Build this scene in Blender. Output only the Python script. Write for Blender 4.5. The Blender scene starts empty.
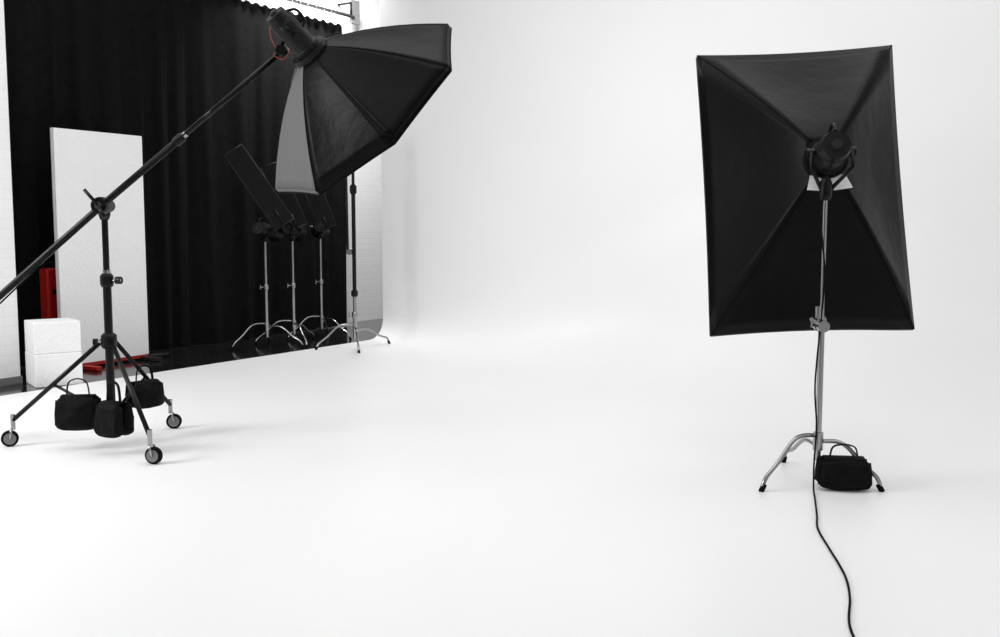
import bpy, math, random
from mathutils import Vector, Matrix, noise
random.seed(4)
V=Vector
sc=bpy.context.scene
sc.view_settings.view_transform='Standard'
sc.view_settings.look='None'

# ---------------------------------------------------------------- materials
def mat(name,col,rough=.5,metal=0,bump=0,bscale=30,spec=.5,var=0,sheen=0,coat=0):
    m=bpy.data.materials.new(name); m.use_nodes=True
    nt=m.node_tree; b=nt.nodes['Principled BSDF']
    c=(col,col,col) if isinstance(col,(int,float)) else col
    b.inputs['Base Color'].default_value=(*c,1)
    b.inputs['Roughness'].default_value=rough
    b.inputs['Metallic'].default_value=metal
    b.inputs['Specular IOR Level'].default_value=spec
    if sheen: b.inputs['Sheen Weight'].default_value=sheen
    if coat: b.inputs['Coat Weight'].default_value=coat
    tc=nt.nodes.new('ShaderNodeTexCoord')
    n=nt.nodes.new('ShaderNodeTexNoise'); n.inputs['Scale'].default_value=bscale; n.inputs['Detail'].default_value=5
    nt.links.new(tc.outputs['Object'],n.inputs['Vector'])
    if bump:
        bp=nt.nodes.new('ShaderNodeBump'); bp.inputs['Strength'].default_value=bump; bp.inputs['Distance'].default_value=.02
        nt.links.new(n.outputs['Fac'],bp.inputs['Height']); nt.links.new(bp.outputs['Normal'],b.inputs['Normal'])
    if var:
        r=nt.nodes.new('ShaderNodeValToRGB')
        r.color_ramp.elements[0].position=.3; r.color_ramp.elements[1].position=.7
        r.color_ramp.elements[0].color=(*[x*(1-var) for x in c],1)
        r.color_ramp.elements[1].color=(*[min(1,x*(1+var)) for x in c],1)
        nt.links.new(n.outputs['Fac'],r.inputs['Fac']); nt.links.new(r.outputs['Color'],b.inputs['Base Color'])
    return m
M_fab=mat('black_nylon',.003,.36,bump=.3,bscale=7,spec=.07)
M_litfab=mat('lit_nylon',.12,.6,bump=.3,bscale=12,spec=.3)  # lighter grey puts the lit look of two octabox panels into the colour
M_diff=mat('white_diffuser',.8,.8)
M_seam=mat('seam_tape',.002,.6,spec=.05)
M_chrome=mat('chrome_steel',.33,.22,metal=1,var=.15,bscale=6)
M_blk=mat('black_metal',.003,.35,spec=.2,var=.2)
M_plast=mat('black_plastic',.004,.4,bump=.1,bscale=80,spec=.2)
M_grey=mat('grey_plastic',.16,.5,var=.1)
M_dgrey=mat('dark_grey_plastic',.015,.5,var=.1,spec=.2)
M_rub=mat('black_rubber',.004,.8,spec=.1)
M_bag=mat('sandbag_cordura',.003,.7,bump=.35,bscale=25,spec=.1)
M_flag=mat('flag_cloth',.008,.75,bump=.2,bscale=20,spec=.08)
M_cyc=mat('cyclorama_white_paint',.84,.38,spec=.4,var=.01,bscale=.8)
M_dark=mat('dark_concrete_floor',.012,.12,bump=.03,bscale=3,var=.3,spec=.5)
M_poly=mat('polystyrene',.9,.8,bump=.4,bscale=70,var=.03)
M_red=mat('red_paint',(.36,.008,.005),.5,var=.1,spec=.3)
M_redc=mat('orange_cable',(.22,.02,.01),.5)
M_wallw=mat('white_plaster',.8,.7,bump=.15,bscale=6,var=.03)
M_wallg=mat('grey_plaster',.25,.8,bump=.15,bscale=6,var=.05)
M_curt=mat('black_curtain_cloth',.0045,.85,bump=.3,bscale=14,spec=.1,var=.3)
M_wtape=mat('white_header_tape',.85,.7)
M_alu=mat('aluminium_flap',.8,.4)
def brick():
    m=mat('white_painted_brick',.85,.6); nt=m.node_tree; b=nt.nodes['Principled BSDF']
    tc=[n for n in nt.nodes if n.type=='TEX_COORD'][0]
    sx=nt.nodes.new('ShaderNodeSeparateXYZ'); cx=nt.nodes.new('ShaderNodeCombineXYZ')
    br=nt.nodes.new('ShaderNodeTexBrick'); bp=nt.nodes.new('ShaderNodeBump')
    br.inputs['Scale'].default_value=1; br.inputs['Brick Width'].default_value=.25; br.inputs['Row Height'].default_value=.08
    br.inputs['Mortar Size'].default_value=.006; br.inputs['Mortar Smooth'].default_value=.8
    br.inputs['Color1'].default_value=(.9,.9,.9,1); br.inputs['Color2'].default_value=(.88,.88,.88,1); br.inputs['Mortar'].default_value=(.84,.84,.84,1)
    nt.links.new(tc.outputs['Object'],sx.inputs[0]); nt.links.new(sx.outputs['X'],cx.inputs['X']); nt.links.new(sx.outputs['Z'],cx.inputs['Y'])
    nt.links.new(cx.outputs[0],br.inputs['Vector']); nt.links.new(br.outputs['Color'],b.inputs['Base Color'])
    bp.inputs['Strength'].default_value=.15; bp.inputs['Distance'].default_value=.01; bp.invert=True
    nt.links.new(br.outputs['Fac'],bp.inputs['Height']); nt.links.new(bp.outputs['Normal'],b.inputs['Normal'])
    return m
M_brick=brick()

# ---------------------------------------------------------------- helpers
def root(name,loc=(0,0,0)):
    o=bpy.data.objects.new(name,None); o.empty_display_size=.1; o.location=loc
    bpy.context.collection.objects.link(o); return o
def mesh(name,vs,fs,m,parent=None,smooth=False,mats=None,fm=None):
    me=bpy.data.meshes.new(name); me.from_pydata([tuple(v) for v in vs],[],fs); me.update()
    for x in (mats or [m]): me.materials.append(x)
    if fm:
        for p,i in zip(me.polygons,fm): p.material_index=i
    if smooth:
        for p in me.polygons: p.use_smooth=True
    o=bpy.data.objects.new(name,me); bpy.context.collection.objects.link(o)
    if parent:
        o.parent=parent; o.matrix_parent_inverse=Matrix.Translation(parent.location).inverted()
    return o
def catmull(P,n=8):
    P=[V(p) for p in P]; out=[]
    Q=[P[0]]+P+[P[-1]]
    for i in range(1,len(Q)-2):
        a,b,c,d=Q[i-1:i+3]
        for k in range(n):
            t=k/n
            out.append(.5*((2*b)+(c-a)*t+(2*a-5*b+4*c-d)*t*t+(3*b-a-3*c+d)*t**3))
    out.append(P[-1]); return out
def frame(d):
    d=d.normalized(); h=V((0,0,1)) if abs(d.z)<.9 else V((1,0,0))
    a=d.cross(h).normalized(); return a,d.cross(a).normalized()
def sweep(name,pts,r,m,parent=None,seg=12,radii=None,smooth=True,squash=1):
    pts=[V(p) for p in pts]; vs=[];fs=[]; n=len(pts); a=None
    for i,p in enumerate(pts):
        d=(pts[min(i+1,n-1)]-pts[max(i-1,0)]).normalized()
        if a is None: a,b=frame(d)
        else:
            a=(a-d*a.dot(d)).normalized(); b=d.cross(a)
        rr=radii[i] if radii else r
        for k in range(seg):
            t=2*math.pi*k/seg
            vs.append(p+a*math.cos(t)*rr+b*math.sin(t)*rr*squash)
    for i in range(n-1):
        for k in range(seg):
            fs.append((i*seg+k,i*seg+(k+1)%seg,(i+1)*seg+(k+1)%seg,(i+1)*seg+k))
    fs.append(tuple(range(seg))[::-1]); fs.append(tuple((n-1)*seg+k for k in range(seg)))
    o=mesh(name,vs,fs,m,parent,smooth)
    if smooth:
        o.data.polygons[-1].use_smooth=False; o.data.polygons[-2].use_smooth=False
    return o
def cyl(name,p,q,r,m,parent=None,r2=None,seg=20):
    return lathe(name,p,q,[(0,r),(1,r2 if r2 is not None else r)],m,parent,seg)
def lathe(name,p,q,prof,m,parent=None,seg=28):
    p,q=V(p),V(q); a,b=frame(q-p); vs=[];fs=[]
    for j in range(len(prof)-1):
        base=len(vs)
        for (t,r) in prof[j:j+2]:
            c=p.lerp(q,t)
            for k in range(seg):
                th=2*math.pi*k/seg; vs.append(c+a*math.cos(th)*r+b*math.sin(th)*r)
        for k in range(seg):
            fs.append((base+k,base+(k+1)%seg,base+seg+(k+1)%seg,base+seg+k))
    # caps on their own vertices so the sides shade cleanly
    L=len(vs); first=[vs[k].copy() for k in range(seg)]; last=[vs[L-seg+k].copy() for k in range(seg)]
    vs+=first+last
    fs.append(tuple(range(L,L+seg))[::-1]); fs.append(tuple(range(L+seg,L+2*seg)))
    o=mesh(name,vs,fs,m,parent,True)
    o.data.polygons[-1].use_smooth=False; o.data.polygons[-2].use_smooth=False
    return o
def box(name,size,loc,m,parent=None,rotz=0,bev=0,R=None):
    sx,sy,sz=[s/2 for s in size]
    vs=[V((x,y,z)) for x in(-sx,sx) for y in(-sy,sy) for z in(-sz,sz)]
    fs=[(0,1,3,2),(4,6,7,5),(0,4,5,1),(2,3,7,6),(0,2,6,4),(1,5,7,3)]
    o=mesh(name,vs,fs,m)
    Mx=Matrix.Translation(V(loc))@(R.to_4x4() if R else Matrix.Rotation(rotz,4,'Z'))
    if parent:
        o.parent=parent; o.matrix_parent_inverse=Matrix.Translation(parent.location).inverted()
    o.matrix_basis=Mx
    if bev:
        b=o.modifiers.new('bev','BEVEL'); b.width=bev; b.segments=3
    return o
def blob(name,c,ax,m,parent,e=.45,n=36,k=26,amp=.005,seed=0):
    c=V(c); vs=[];fs=[]
    sg=lambda x,p: math.copysign(abs(x)**p,x)
    for i in range(k+1):
        ph=-math.pi/2+math.pi*i/k
        for j in range(n):
            th=2*math.pi*j/n
            y=math.sin(ph); rr=abs(math.cos(ph))**.65
            x=rr*sg(math.cos(th),e); z=rr*sg(math.sin(th),e)
            z=z*(1-.12*(1-abs(x)**2)) if z>0 else z*(1+.04*(1-abs(x)**2))
            x*=1-.07*z
            w=noise.noise(V((x*1.6+seed,y*1.5,z*1.6)))*amp*3+noise.noise(V((x*4+seed,y*3,z*4)))*amp*1.3
            vs.append(c+ax[0]*x+ax[1]*y*(1-.25*z)+ax[2]*z+ax[1].normalized()*w*(1 if y>0 else -1))
    for i in range(k):
        for j in range(n): fs.append((i*n+j,i*n+(j+1)%n,(i+1)*n+(j+1)%n,(i+1)*n+j))
    return mesh(name,vs,fs,m,parent,True)

# ---------------------------------------------------------------- softbox
def softbox(parent,apex,a,u,w,rim,depth,r0,lip=.05,sag=.05,rimsag=.02,bow=.5,panelmats=None,pre=''):
    apex=V(apex); n=len(rim); NS,NT=14,12
    def P(k,s,t):
        def rod(i):
            x,y=rim[i%n]; L=math.hypot(x,y)
            rad=r0/L+(1-r0/L)*s
            return V((x*rad,y*rad))
        p=rod(k).lerp(rod(k+1),t)
        q=4*t*(1-t)
        p=p*(1-q*(sag*math.sin(math.pi*min(s,1))+rimsag*s))
        ax=depth*((1-bow)*s+bow*s*s)
        ax+=q*sag*.4*depth*math.sin(math.pi*s)
        return apex+u*p.x+w*p.y+a*ax
    for k in range(n):
        vs=[];fs=[]
        for i in range(NS+1):
            for j in range(NT+1): vs.append(P(k,i/NS,j/NT))
        for i in range(NS):
            for j in range(NT):
                q=i*(NT+1)+j; fs.append((q,q+1,q+NT+2,q+NT+1))
        # rim lip on its own vertices: a crisp hem
        L0=len(vs)
        for j in range(NT+1): vs.append(P(k,1,j/NT))
        for j in range(NT+1): vs.append(P(k,1,j/NT)+a*lip)
        for j in range(NT): fs.append((L0+j,L0+j+1,L0+NT+2+j,L0+NT+1+j))
        o=mesh(pre+f'panel_{k+1}',vs,fs,(panelmats or {}).get(k,M_fab),parent,True)
        so=o.modifiers.new('thick','SOLIDIFY'); so.thickness=.004
        sweep(pre+f'rod_seam_{k+1}',[P(k,i/NS,0) for i in range(NS+1)],.005,M_seam,parent,8)
    edge=[P(k,1,j/NT)+a*lip for k in range(n) for j in range(NT)]
    sweep(pre+'rim_binding',edge+[edge[0],edge[1]],.007,M_seam,parent,8)
    cen=sum(edge,V())/len(edge)
    vs=[cen-a*.02]+[cen-a*.02+(e-cen)*.985 for e in edge]
    mesh(pre+'diffuser',vs,[(0,i+1,(i+1)%len(edge)+1) for i in range(len(edge))],M_diff,parent)
    lathe(pre+'speed_ring',apex-a*.03,apex+a*.02,[(0,r0*.8),(0,r0*1.08),(1,r0*1.08),(1,r0*.8)],M_blk,parent)
    return P
def strobe(parent,apex,a,up,L=.28,r=.07,pre=''):
    apex=V(apex); b=apex-a*(.02+L)
    lathe(pre+'strobe_body',apex-a*.02,b,[(0,r*1.15),(.12,r*1.15),(.14,r),(.8,r),(.83,r*.96),(1,r*.85)],M_plast,parent,32)
    lathe(pre+'strobe_band',apex-a*(.02+L*.74),apex-a*(.02+L*.80),[(0,r*1.03),(1,r*1.03)],M_dgrey,parent,32)
    lathe(pre+'strobe_back_dial',b,b-a*.015,[(0,r*.35),(1,r*.3)],M_dgrey,parent)
    side=a.cross(up).normalized()
    h0=apex-a*(L*.5)
    sweep(pre+'strobe_handle',catmull([h0+up*r*.9,h0+up*(r+.03)-a*.02,h0+up*(r+.035)-a*.09,h0+up*r*.9-a*.12],5),.009,M_plast,parent,8)
    for k,s in enumerate((-1,1)):
        cyl(pre+f'strobe_knob_{k+1}',h0+side*s*r*.8,h0+side*s*(r+.04),.022,M_blk,parent,r2=.026)

def c_stand(parent,c,feet,top,m=M_chrome,hub=.25,z0=0,stages=((.0,.0175),(.45,.0145),(.75,.0115)),bottom=.1,pre=''):
    c=V((c[0],c[1],z0))
    for i,(x,y) in enumerate(feet):
        d=V((x,y,z0))-c; L=d.length; d.normalize(); h=hub-.03*i
        pts=[c+d*.02+V((0,0,h)),c+d*(.30*L)+V((0,0,h+.005)),c+d*(.48*L)+V((0,0,h-.02)),c+d*(.72*L)+V((0,0,h*.55)),c+d*(.93*L)+V((0,0,.07)),c+d*L+V((0,0,.018))]
        sweep(pre+f'leg_{i+1}',catmull(pts,5),.011,m,parent,10)
        sweep(pre+f'foot_{i+1}',[c+d*(L-.012)+V((0,0,.035)),c+d*(L+.008)+V((0,0,.0))],.014,M_rub,parent,10)
        lathe(pre+f'leg_hub_{i+1}',c+V((0,0,h-.016)),c+V((0,0,h+.014)),[(0,.025),(1,.025)],m,parent)
    H=top-z0
    for i,(t,r) in enumerate(stages):
        s=bottom if i==0 else bottom+(H-bottom)*t
        e=H if i==len(stages)-1 else bottom+(H-bottom)*stages[i+1][0]+.02
        cyl(pre+f'column_{i+1}',c+V((0,0,s)),c+V((0,0,e)),r,m,parent)
        if i:
            z=c+V((0,0,s))
            lathe(pre+f'collar_{i}',z-V((0,0,.035)),z+V((0,0,.03)),[(0,r+.008),(.2,r+.013),(.8,r+.013),(1,r+.006)],m,parent)
            cyl(pre+f'tkey_stem_{i}',z,z+V((-.055,-.02,0)),.006,m,parent)
            cyl(pre+f'tkey_bar_{i}',z+V((-.055,-.02,-.025)),z+V((-.055,-.02,.025)),.006,m,parent)

def sandbag(name,loc,ang,w=.26,h=.2,th=.07,gap=.07,strap=.06,parent=None,seed=0):
    r=root(name,loc) if parent is None else parent
    u=V((math.cos(ang),math.sin(ang),0)); v=V((-math.sin(ang),math.cos(ang),0)); z=V((0,0,1)); c=V(loc)
    for k,s in enumerate((-1,1)):
        cc=c+v*s*gap*.5+z*h*.49
        blob(f'lobe_{k+1}',cc,(u*w*.5,v*th*.5,z*h*.47),M_bag,r,seed=seed+k*7)
        for q,sx in enumerate((-1,1)):
            sweep(f'end_seam_{k+1}_{q+1}',[cc+u*sx*w*.50-z*h*.34,cc+u*sx*w*.495,cc+u*sx*w*.465+z*h*.34],.005,M_bag,r,8)
    vs=[];N=12
    for i in range(N+1):
        t=math.pi*i/N
        p=-v*math.cos(t)*gap*.55+z*(h*.88+h*.08*math.sin(t))
        vs+= [c+p-u*w*.38,c+p+u*w*.38]
    o=mesh('bridge',vs,[(2*i,2*i+1,2*i+3,2*i+2) for i in range(N)],M_bag,r,True)
    o.modifiers.new('t','SOLIDIFY').thickness=.006
    sweep('carry_handle',catmull([c-u*w*.27+z*h*.9,c-u*w*.22+z*(h+strap*.7),c-u*w*.08+z*(h+strap),c+u*w*.08+z*(h+strap),c+u*w*.22+z*(h+strap*.7),c+u*w*.27+z*h*.9],6),.008,M_bag,r,8,squash=.5)
    return r

# ================================================================ ROOM
th=math.radians(32)
d=V((math.sin(th),math.cos(th),0)); e=V((math.cos(th),-math.sin(th),0))
rz=math.atan2(d.y,d.x)
o=mesh('floor',[(-14,-6,-.01),(16,-6,-.01),(16,20,-.01),(-14,20,-.01)],[(0,1,2,3)],M_dark)
W0=V((-1.35,11.5,0)); NA=60
cx_=[0];cz_=[0]
for i in range(NA):
    t=(i+.5)/NA; ph=math.pi/2*t*t*(3-2*t)
    cx_.append(cx_[-1]+math.cos(ph)/NA); cz_.append(cz_[-1]+math.sin(ph)/NA)
cove=[(1-x/cx_[-1],z/cz_[-1]) for x,z in zip(cx_,cz_)]
secs=[i*.2 for i in range(26)]+[6,7,8,9,10,11]
def prof(a):
    t=min(1,a/5); t=t*t*(3-2*t); R=.30+(2.2-.30)*t
    front=[(15,0)]+[(R*x,R*z) for x,z in cove]+[(0,5.5)]
    back=[(0,5.5),(-.14,5.5),(-.14,-.01),(15,-.01),(15,0)]
    return front,back
vs=[];fs=[];sm=[]
def strip(which,smooth):
    base=len(vs); n=len(prof(0)[which])
    for A in secs:
        for (b,z) in prof(A)[which]: vs.append(W0+e*A-d*b+V((0,0,z)))
    for j in range(len(secs)-1):
        for i in range(n-1):
            fs.append((base+j*n+i,base+j*n+i+1,base+(j+1)*n+i+1,base+(j+1)*n+i)); sm.append(smooth)
strip(0,True); strip(1,False)
for A in (0,11):
    f,b=prof(A); pl=f+b[1:-1]; base=len(vs)
    for (bb,z) in pl: vs.append(W0+e*A-d*bb+V((0,0,z)))
    fs.append(tuple(range(base,base+len(pl)))); sm.append(False)
cy=mesh('cyclorama',vs,fs,M_cyc)
for p,s in zip(cy.data.polygons,sm): p.use_smooth=s
box('wall_right',(.2,18,5.5),W0+e*11.15-d*7.5+V((0,0,2.74)),M_wallw,rotz=-th)
box('unseen_wall_back',(26,.2,5.6),(1,-5.2,2.79),M_wallg)  # unseen behind the camera, added to darken what metal and blacks reflect
C=V((-2.02,12.99,0))
bw=C-e*.22
box('wall_left',(16,.2,5.6),bw-d*3.5-e*.1+V((0,0,2.79)),M_brick,rotz=rz)
pc=V((-3.99,8.25,0))
box('brick_pier',(3.0,.55,5.6),pc-d*1.5-e*.275+V((0,0,2.79)),M_brick,rotz=rz,bev=.01)
box('baseboard_left',(3.0,.02,.06),pc-d*1.5+e*.011+V((0,0,.02)),M_grey,rotz=rz)

# curtain ---------------------------------------------------------
cr=root('black_curtain',C-d*2.8)
L=6.0;NX=700;NZ=16;H=3.84
vs=[];fs=[]
def fold(s,z):
    k=.3+.7*min(1,(H-z)/1.6)
    ph=s*2*math.pi/.34+2.2*math.sin(s*1.9)+1.1*math.sin(s*4.3+z*.3)
    return (.04*math.sin(ph)+.022*math.sin(ph*.37+1+z*.35)+.008*math.sin(ph*2.3+.5))*k
for j in range(NZ+1):
    z=.0+H*j/NZ
    for i in range(NX+1):
        s=L*i/NX
        ss=s+.014*math.sin(z*1.3+s*6)*(1-z/H)
        vs.append(C-d*ss+e*fold(s,z)+V((0,0,z)))
for j in range(NZ):
    for i in range(NX):
        q=j*(NX+1)+i; fs.append((q,q+1,q+NX+2,q+NX+1))
mesh('drape',vs,fs,M_curt,cr,True)
cyl('rail',C-d*6.2+V((0,0,H+.13)),C+d*.25+V((0,0,H+.13)),.022,M_chrome,cr)
NS_=int(L/.14)
for i in range(NS_):
    s=.07+i*.14; vv=[];p0=C-d*s+e*.075
    for k in range(17):
        x=-.066+.132*k/16
        vv.append(p0+d*x+V((0,0,H+.08)))
    for k in range(17):
        x=-.066+.132*k/16
        vv.append(p0+d*x+e*.012*math.sin(math.pi*k/16)+V((0,0,H+.0-.05*math.sin(math.pi*k/16))))
    mesh(f'header_scallop_{i+1}',vv,[(k,k+1,18+k,17+k) for k in range(16)],M_wtape,cr,True)
    sweep(f'ring_{i+1}',[p0-e*.07+V((.03*math.cos(t)*e.x,.03*math.cos(t)*e.y,H+.125+.03*math.sin(t))) for t in [k*math.pi/6 for k in range(13)]],.004,M_chrome,cr,6)
for i,s in enumerate((-.2,1.9,4.0)):
    sweep(f'rail_bracket_{i+1}',[C-d*s-e*.22+V((0,0,H+.3)),C-d*s+V((0,0,H+.3)),C-d*s+V((0,0,H+.13))],.016,M_blk,cr,8)
box('rail_end_plate',(.16,.03,.3),C+d*.3-e*.02+V((0,0,H+.2)),M_grey,cr,rotz=rz)

# polystyrene board -------------------------------------------------
A0=V((-3.905,8.86,0)); B0=V((-3.44,9.73,0)); bd=(B0-A0); bl=bd.length; bd.normalize(); bn=V((bd.y,-bd.x,0)); rb=math.atan2(bd.y,bd.x)
br=root('polystyrene_board',(A0+B0)/2)
box('panel',(bl,.05,2.11),(A0+B0)/2-bn*.025+V((0,0,1.095)),M_poly,br,rotz=rb,bev=.006)
for i,t in enumerate((.2,.92)):
    p=A0+bd*bl*t
    box(f'base_foot_{i+1}',(.06,.4,.035),p+bn*.03+V((0,0,.0125)),M_dgrey if i else M_red,br,rotz=rb,bev=.005)
box('base_rail',(bl*.95,.05,.03),(A0+B0)/2-bn*.025+V((0,0,.028)),M_red,br,rotz=rb)
sweep('base_bar',[B0-bd*.05-bn*.03+V((0,0,.02)),B0+bd*.2+bn*.05+V((0,0,.02))],.018,M_dgrey,br,10)
nc=V((-3.74,7.97,0)); r1=V((.285,.21,0)); ang=math.atan2(r1.y,r1.x)
uu=r1.normalized(); vv_=V((-uu.y,uu.x,0))
pr=root('white_foam_plinth',nc)
box('block_lower',(.364,.36,.27),nc+uu*.182+vv_*.18+V((0,0,.125)),M_poly,pr,rotz=ang,bev=.008)
box('block_upper',(.360,.355,.255),nc+uu*.182+vv_*.18+V((0,0,.389)),M_poly,pr,rotz=ang,bev=.008)
rp=V((-4.095,9.08,0))
rr=root('red_equipment_case',rp)
box('shell',(.13,.12,.92),rp+V((0,0,.45)),M_red,rr,rotz=rb,bev=.02)
sweep('handle',catmull([rp-bd*.05+V((0,0,.90)),rp-bd*.05+V((0,0,.95)),rp+bd*.05+V((0,0,.95)),rp+bd*.05+V((0,0,.90))],4),.01,M_blk,rr,8)
box('latch',(.04,.02,.05),rp+bn*.063+V((0,0,.7)),M_dgrey,rr,rotz=rb)

# ================================================================ RIGHT SOFTBOX
c=V((1.60,4.95,0))
RS=root('rectangular_softbox_light',c)
a=V((.09,1,-.24)).normalized()
u0=a.cross(V((0,0,1))).normalized(); w0=u0.cross(a).normalized()
ro=math.radians(2.3)
w=(w0*math.cos(ro)-u0*math.sin(ro)); u=(u0*math.cos(ro)+w0*math.sin(ro))
apex=V((1.637,5.085,1.629))
hw,hh=.540,.805
softbox(RS,apex,a,u,w,[(-hw,-hh),(hw,-hh),(hw,hh),(-hw,hh)],.54,.10,sag=.10,rimsag=.022,bow=.35,lip=.04)
strobe(RS,apex,a,w,L=.22,r=.078)
c_stand(RS,c,[(1.285,4.80),(1.865,4.80),(1.56,5.40)],1.49,bottom=.12,stages=((.0,.0155),(.51,.0105)))
st=apex-a*.13
for k,s in enumerate((-1,1)):
    sweep(f'yoke_{k+1}',[st+u*s*.098,st+u*s*.10-w*.08,V((1.60,4.95,1.47))+u*s*.02],.010,M_blk,RS,8)
    p=apex-a*.02
    vs=[p+u*s*.015-w*.10,p+u*s*.085-w*.085,p+u*s*.11-w*.165-a*.03,p+u*s*.02-w*.175-a*.03]
    f=mesh(f'adapter_flap_{k+1}',vs,[(0,1,2,3)],M_alu,RS)
    f.modifiers.new('t','SOLIDIFY').thickness=.004
lathe('tilt_head',(1.60,4.95,1.42),(1.60,4.95,1.53),[(0,.02),(.2,.03),(.8,.03),(1,.02)],M_blk,RS)
lathe('grip_head',(1.60,4.91,.80),(1.60,5.0,.80),[(0,.029),(.3,.032),(.3,.027),(.6,.027),(.6,.032),(1,.029)],M_chrome,RS)
cyl('grip_handle',(1.60,4.93,.80),(1.53,4.90,.84),.009,M_chrome,RS)
lathe('grip_clamp',(1.575,4.93,.84),(1.575,4.93,.90),[(0,.016),(1,.016)],M_chrome,RS)
pc_=root('power_cable',(1.6,4.9,0))
pts=[apex-a*.24-w*.02,V((1.57,4.86,1.5)),V((1.575,4.92,1.3)),V((1.60,4.925,1.05)),V((1.58,4.92,.75)),V((1.565,4.915,.5)),V((1.58,4.92,.3)),V((1.56,4.88,.12)),V((1.53,4.78,.02)),
 V((1.496,4.65,.006)),V((1.42,4.38,.006)),V((1.361,4.18,.006)),V((1.325,3.93,.006)),V((1.30,3.735,.006)),V((1.27,3.56,.006)),V((1.218,3.375,.006)),V((1.13,3.12,.006)),V((1.08,2.8,.006)),V((.95,2.2,.006)),V((.7,1.2,.006))]
sweep('cord',catmull(pts,8),.0045,M_rub,pc_,8)
sandbag('sandbag',(1.70,4.86,.004),-.12,w=.25,h=.165,th=.085,gap=.085,strap=.05,seed=3)

# ================================================================ LEFT BOOM OCTABOX
c=V((-2.29,5.82,0)); OB=root('octagonal_softbox_boom_light',c)
feet=[V((-2.87,5.81,0)),V((-1.91,5.37,0)),V((-2.11,6.32,0))]
cyl('column_lower',c+V((0,0,.16)),c+V((0,0,.98)),.024,M_blk,OB)
cyl('column_upper',c+V((0,0,.95)),c+V((0,0,1.40)),.018,M_blk,OB)
lathe('collar_top',c+V((0,0,.94)),c+V((0,0,1.02)),[(0,.03),(.2,.038),(.8,.038),(1,.026)],M_blk,OB)
lathe('collar_trim',c+V((0,0,1.02)),c+V((0,0,1.04)),[(0,.024),(1,.022)],M_chrome,OB)
lathe('collar_legs',c+V((0,0,.58)),c+V((0,0,.67)),[(0,.036),(.15,.045),(.85,.045),(1,.032)],M_blk,OB)
lathe('collar_low',c+V((0,0,.17)),c+V((0,0,.22)),[(0,.036),(1,.036)],M_blk,OB)
cyl('knob_stem',c+V((0,0,.98)),c+V((.09,-.02,.98)),.008,M_chrome,OB); cyl('knob',c+V((.06,-.013,.98)),c+V((.09,-.02,.98)),.022,M_blk,OB)
cyl('knob_leg_stem',c+V((0,0,.62)),c+V((-.08,-.02,.62)),.008,M_chrome,OB); cyl('knob_leg',c+V((-.06,-.015,.62)),c+V((-.085,-.02,.62)),.02,M_blk,OB)
for i,f in enumerate(feet):
    dd=(f-c); Lr=dd.length; dd.normalize()
    p0=c+dd*.035+V((0,0,.63)); p1=c+dd*(Lr)+V((0,0,.155))
    sweep(f'leg_{i+1}',[p0,p1],.0135,M_blk,OB,10)
    mid=p0.lerp(p1,.55)
    sweep(f'brace_{i+1}',[c+dd*.03+V((0,0,.195)),mid],.009,M_blk,OB,8)
    side=V((-dd.y,dd.x,0))
    cyl(f'caster_stem_{i+1}',f+V((0,0,.10)),f+V((0,0,.19)),.013,M_chrome,OB)
    sw=[.4,.7,-1.0][i]; fd=dd*math.cos(sw)+side*math.sin(sw); sd=V((-fd.y,fd.x,0)); off=fd*.02
    lathe(f'tire_{i+1}',f+off-sd*.016+V((0,0,.048)),f+off+sd*.016+V((0,0,.048)),[(0,.03),(0,.044),(.2,.048),(.8,.048),(1,.044),(1,.03)],M_rub,OB,32)
    lathe(f'wheel_disc_{i+1}',f+off-sd*.019+V((0,0,.048)),f+off+sd*.019+V((0,0,.048)),[(0,.012),(0,.034),(1,.034),(1,.012)],M_grey,OB,24)
    for k,s in enumerate((-1,1)):
        sweep(f'caster_fork_{i+1}_{k+1}',[f+V((0,0,.105)),f+sd*s*.024+off*.5+V((0,0,.1)),f+off+sd*s*.025+V((0,0,.048))],.007,M_chrome,OB,8)
b0=V((-3.42,5.75,.44)); bp=V((-2.265,5.75,1.42)); b1=V((-1.225,5.75,2.275))
sweep('boom_outer',[b0,b0.lerp(bp,.5)+V((0,0,-.004)),bp,bp.lerp(b1,.42)],.02,M_blk,OB,16)
sweep('boom_inner',[bp.lerp(b1,.38),b1],.015,M_blk,OB,14)
bdv=(b1-bp).normalized()
lathe('boom_collar',bp.lerp(b1,.40),bp.lerp(b1,.45),[(0,.022),(.2,.028),(.8,.028),(1,.02)],M_blk,OB)
lathe('boom_trim',bp.lerp(b1,.45),bp.lerp(b1,.465),[(0,.018),(1,.018)],M_chrome,OB)
lathe('boom_pivot',(-2.275,5.70,1.41),(-2.275,5.86,1.41),[(0,.045),(.15,.05),(.4,.05),(.4,.035),(1,.035)],M_blk,OB)
lathe('boom_pivot_disc',(-2.275,5.692,1.41),(-2.275,5.70,1.41),[(0,.02),(1,.022)],M_chrome,OB)
sweep('pivot_lever',[(-2.275,5.70,1.41),(-2.345,5.68,1.50)],.010,M_blk,OB,8)
sweep('pivot_lever_b',[(-2.275,5.69,1.41),(-2.225,5.66,1.34)],.012,M_blk,OB,8)
lathe('pivot_base',c+V((0,0,1.33)),c+V((0,0,1.43)),[(0,.024),(.3,.034),(1,.034)],M_blk,OB)
lathe('counterweight',b0-bdv*.02,b0+bdv*.2,[(0,.02),(0,.07),(.1,.08),(.9,.08),(1,.07),(1,.02)],M_blk,OB,32)
ap=V((-1.055,5.7,2.255)); ax=V((.590,.485,-.645)).normalized()
mj=V((-.742,-.030,-.667)); mj=(mj-ax*mj.dot(ax)).normalized(); mn=ax.cross(mj).normalized()
if mn.y>0: mn=-mn
Ro=.69
rim=[(Ro*math.cos(k*math.pi/4),Ro*math.sin(k*math.pi/4)) for k in range(8)]
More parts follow.
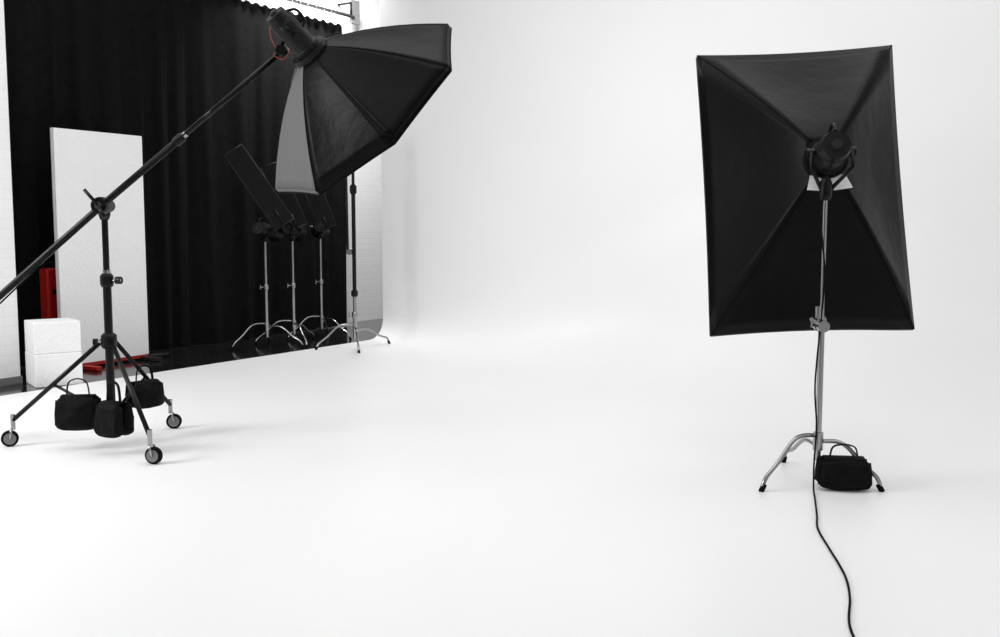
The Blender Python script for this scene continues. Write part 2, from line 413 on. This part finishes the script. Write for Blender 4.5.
softbox(OB,ap,ax,mj,mn,rim,.42,.10,sag=.035,rimsag=.012,bow=.35,lip=.03,panelmats={0:M_litfab,7:M_litfab})
strobe(OB,ap,ax,-mj,L=.27,r=.068)
sweep('head_bracket',catmull([b1-bdv*.04,b1+V((.0,0,.03)),ap-ax*.16-V((0,.09,0))+V((-.02,0,.0)),ap-ax*.14],5),.014,M_blk,OB,10)
lathe('head_tilter',b1-V((0,.05,.0)),b1+V((0,.05,0)),[(0,.03),(.2,.036),(.8,.036),(1,.03)],M_blk,OB)
pts=[]
for i in range(90):
    t=i/89; p=b0.lerp(bp,t*1/.5) if t<.5 else bp.lerp(b1,(t-.5)*2)
    an=t*26
    pts.append(p+V((.024*math.sin(an)*.7,-.027*abs(math.cos(an))-.004,.024*math.sin(an)-.006-.05*math.exp(-((t-.25)/.12)**2))))
sweep('boom_cable',pts,.005,M_rub,OB,6)
sweep('orange_cord',catmull([b1-V((.02,.04,0)),b1+V((-.06,-.03,.08)),b1+V((-.05,-.02,.17)),b1+V((.02,-.03,.16)),b1+V((.05,-.04,.10)),b1+V((.06,-.05,.02)),b1+V((.02,-.05,-.05)),b1+V((-.04,-.04,-.03)),b1-V((.02,.04,0))],6),.003,M_redc,OB,8)
sandbag('sandbag',(-2.45,5.74,.115),.08,w=.24,h=.215,th=.08,gap=.075,strap=.08,seed=11)
sandbag('sandbag',(-2.19,5.60,.105),-.45,w=.19,h=.21,th=.085,gap=.08,strap=.10,seed=21)
sandbag('sandbag',(-2.17,6.04,.19),.9,w=.21,h=.175,th=.075,gap=.075,strap=.08,seed=31)

# ================================================================ BACKGROUND STANDS
def ring_feet(c,angs,r): return [(c[0]+r*math.cos(math.radians(t)),c[1]+r*math.sin(math.radians(t))) for t in angs]
def flag(parent,cn,ln,wd,dirv,nrm,pre):
    dirv=V(dirv).normalized(); nrm=V(nrm); nrm=(nrm-dirv*nrm.dot(dirv)).normalized(); s=dirv.cross(nrm)
    Rm=Matrix((s,dirv,nrm)).transposed()
    box(pre+'_cloth',(wd,ln,.012),cn,M_flag,parent,R=Rm)
    cn=V(cn); P=[cn+s*x*wd/2+dirv*y*ln/2 for x,y in((-1,-1),(1,-1),(1,1),(-1,1))]
    for i in range(4): sweep(f'{pre}_frame_{i+1}',[P[i],P[(i+1)%4]],.007,M_dgrey,parent,8)
specs=[((-2.52,10.75),(225,345,100),1.18,(-2.56,10.70,1.70),.95,.22,(-.55,0,.80)),
       ((-2.29,11.05),(200,300,70),1.18,(-2.36,11.0,1.62),.75,.22,(-.40,.1,.90)),
       ((-2.08,11.6),(215,330,90),1.2,(-2.08,11.5,1.56),.62,.20,(-.36,0,.95))]
for i,(cc,angs,top,fc,fl,fw,fd) in enumerate(specs):
    S=root('flagged_studio_light',(cc[0],cc[1],0))
    c_stand(S,cc,ring_feet(cc,angs,.42),top,z0=-.01,stages=((.0,.018),(.5,.014)))
    hp=V((cc[0],cc[1],top+.07)); aa=V((.25-.2*i,.95,-.1)).normalized()
    strobe(S,hp+aa*.12,aa,V((0,0,1)),L=.26,r=.072)
    lathe('reflector',hp+aa*.10,hp+aa*.24,[(0,.07),(1,.11)],M_blk,S)
    lathe('tilt_head',V((cc[0],cc[1],top-.06)),V((cc[0],cc[1],top+.02)),[(0,.022),(.2,.032),(1,.03)],M_blk,S)
    flag(S,fc,fl,fw,fd,(.35,-1,.1),'flag')
    fe=V(fc)-V(fd).normalized()*fl*.5
    sweep('flag_arm',[V((cc[0],cc[1]-.0,top-.04)),V((cc[0],cc[1]-.1,top-.02)),fe+V((0,-.02,0)),V(fc)-V(fd).normalized()*fl*.3+V((0,-.02,0))],.008,M_blk,S,8)
T=root('tall_light_stand',(-1.53,10.5,0)); tx=-1.53
c_stand(T,(tx,10.5),[(-1.92,10.38),(-1.44,10.13),(-1.22,10.92)],.62,stages=((.0,.022),(.5,.02)))
cyl('mast_lower',(tx,10.5,.55),(tx,10.5,1.7),.021,M_blk,T); cyl('mast_upper',(tx,10.5,1.65),(tx,10.5,2.4),.016,M_blk,T)
lathe('mast_collar',(tx,10.5,1.62),(tx,10.5,1.72),[(0,.026),(.2,.036),(.8,.036),(1,.022)],M_blk,T)
lathe('mast_collar_low',(tx,10.5,.55),(tx,10.5,.62),[(0,.026),(.2,.036),(.8,.036),(1,.022)],M_blk,T)
sweep('folded_arm',[(tx,10.46,1.0),(tx-.06,10.46,1.02),(tx-.07,10.46,2.3)],.014,M_blk,T,10)
lathe('arm_joint',(tx-.04,10.42,1.02),(tx-.04,10.54,1.02),[(0,.03),(1,.03)],M_chrome,T)
lathe('arm_joint_top',(tx-.04,10.42,2.3),(tx-.04,10.54,2.3),[(0,.035),(1,.035)],M_blk,T)

# ================================================================ LIGHT
wd=bpy.data.worlds.new('studio_world'); sc.world=wd; wd.use_nodes=True
bg=wd.node_tree.nodes['Background']; bg.inputs[0].default_value=(1,1,1,1); bg.inputs[1].default_value=.44
def area(name,loc,tgt,sx,sy,pw,spread=180):
    l=bpy.data.lights.new(name,'AREA'); l.shape='RECTANGLE'; l.size=sx; l.size_y=sy; l.energy=pw; l.spread=math.radians(spread)
    o=bpy.data.objects.new(name,l); bpy.context.collection.objects.link(o); o.location=loc
    o.rotation_euler=(V(tgt)-V(loc)).to_track_quat('-Z','Y').to_euler()
area('window_light_left',(-6.5,3.6,3.6),(-2.4,7.0,.0),2.2,2.0,170,140)
area('overhead_softlight',(0,5.0,5.5),(0,5.1,0),8,7,235,170)
area('added_brick_fill',(-1.8,11.75,4.7),(-2.1,13.7,1.4),.6,.6,120,140)  # added lamp out of view, brightens the brick strip beside the curtain

# ================================================================ CAMERA
cm=bpy.data.cameras.new('camera'); co=bpy.data.objects.new('camera',cm); bpy.context.collection.objects.link(co)
cm.lens=36; cm.sensor_width=36; co.location=(0,0,1.3); co.rotation_euler=(math.radians(90-5.34),0,0)
sc.camera=co
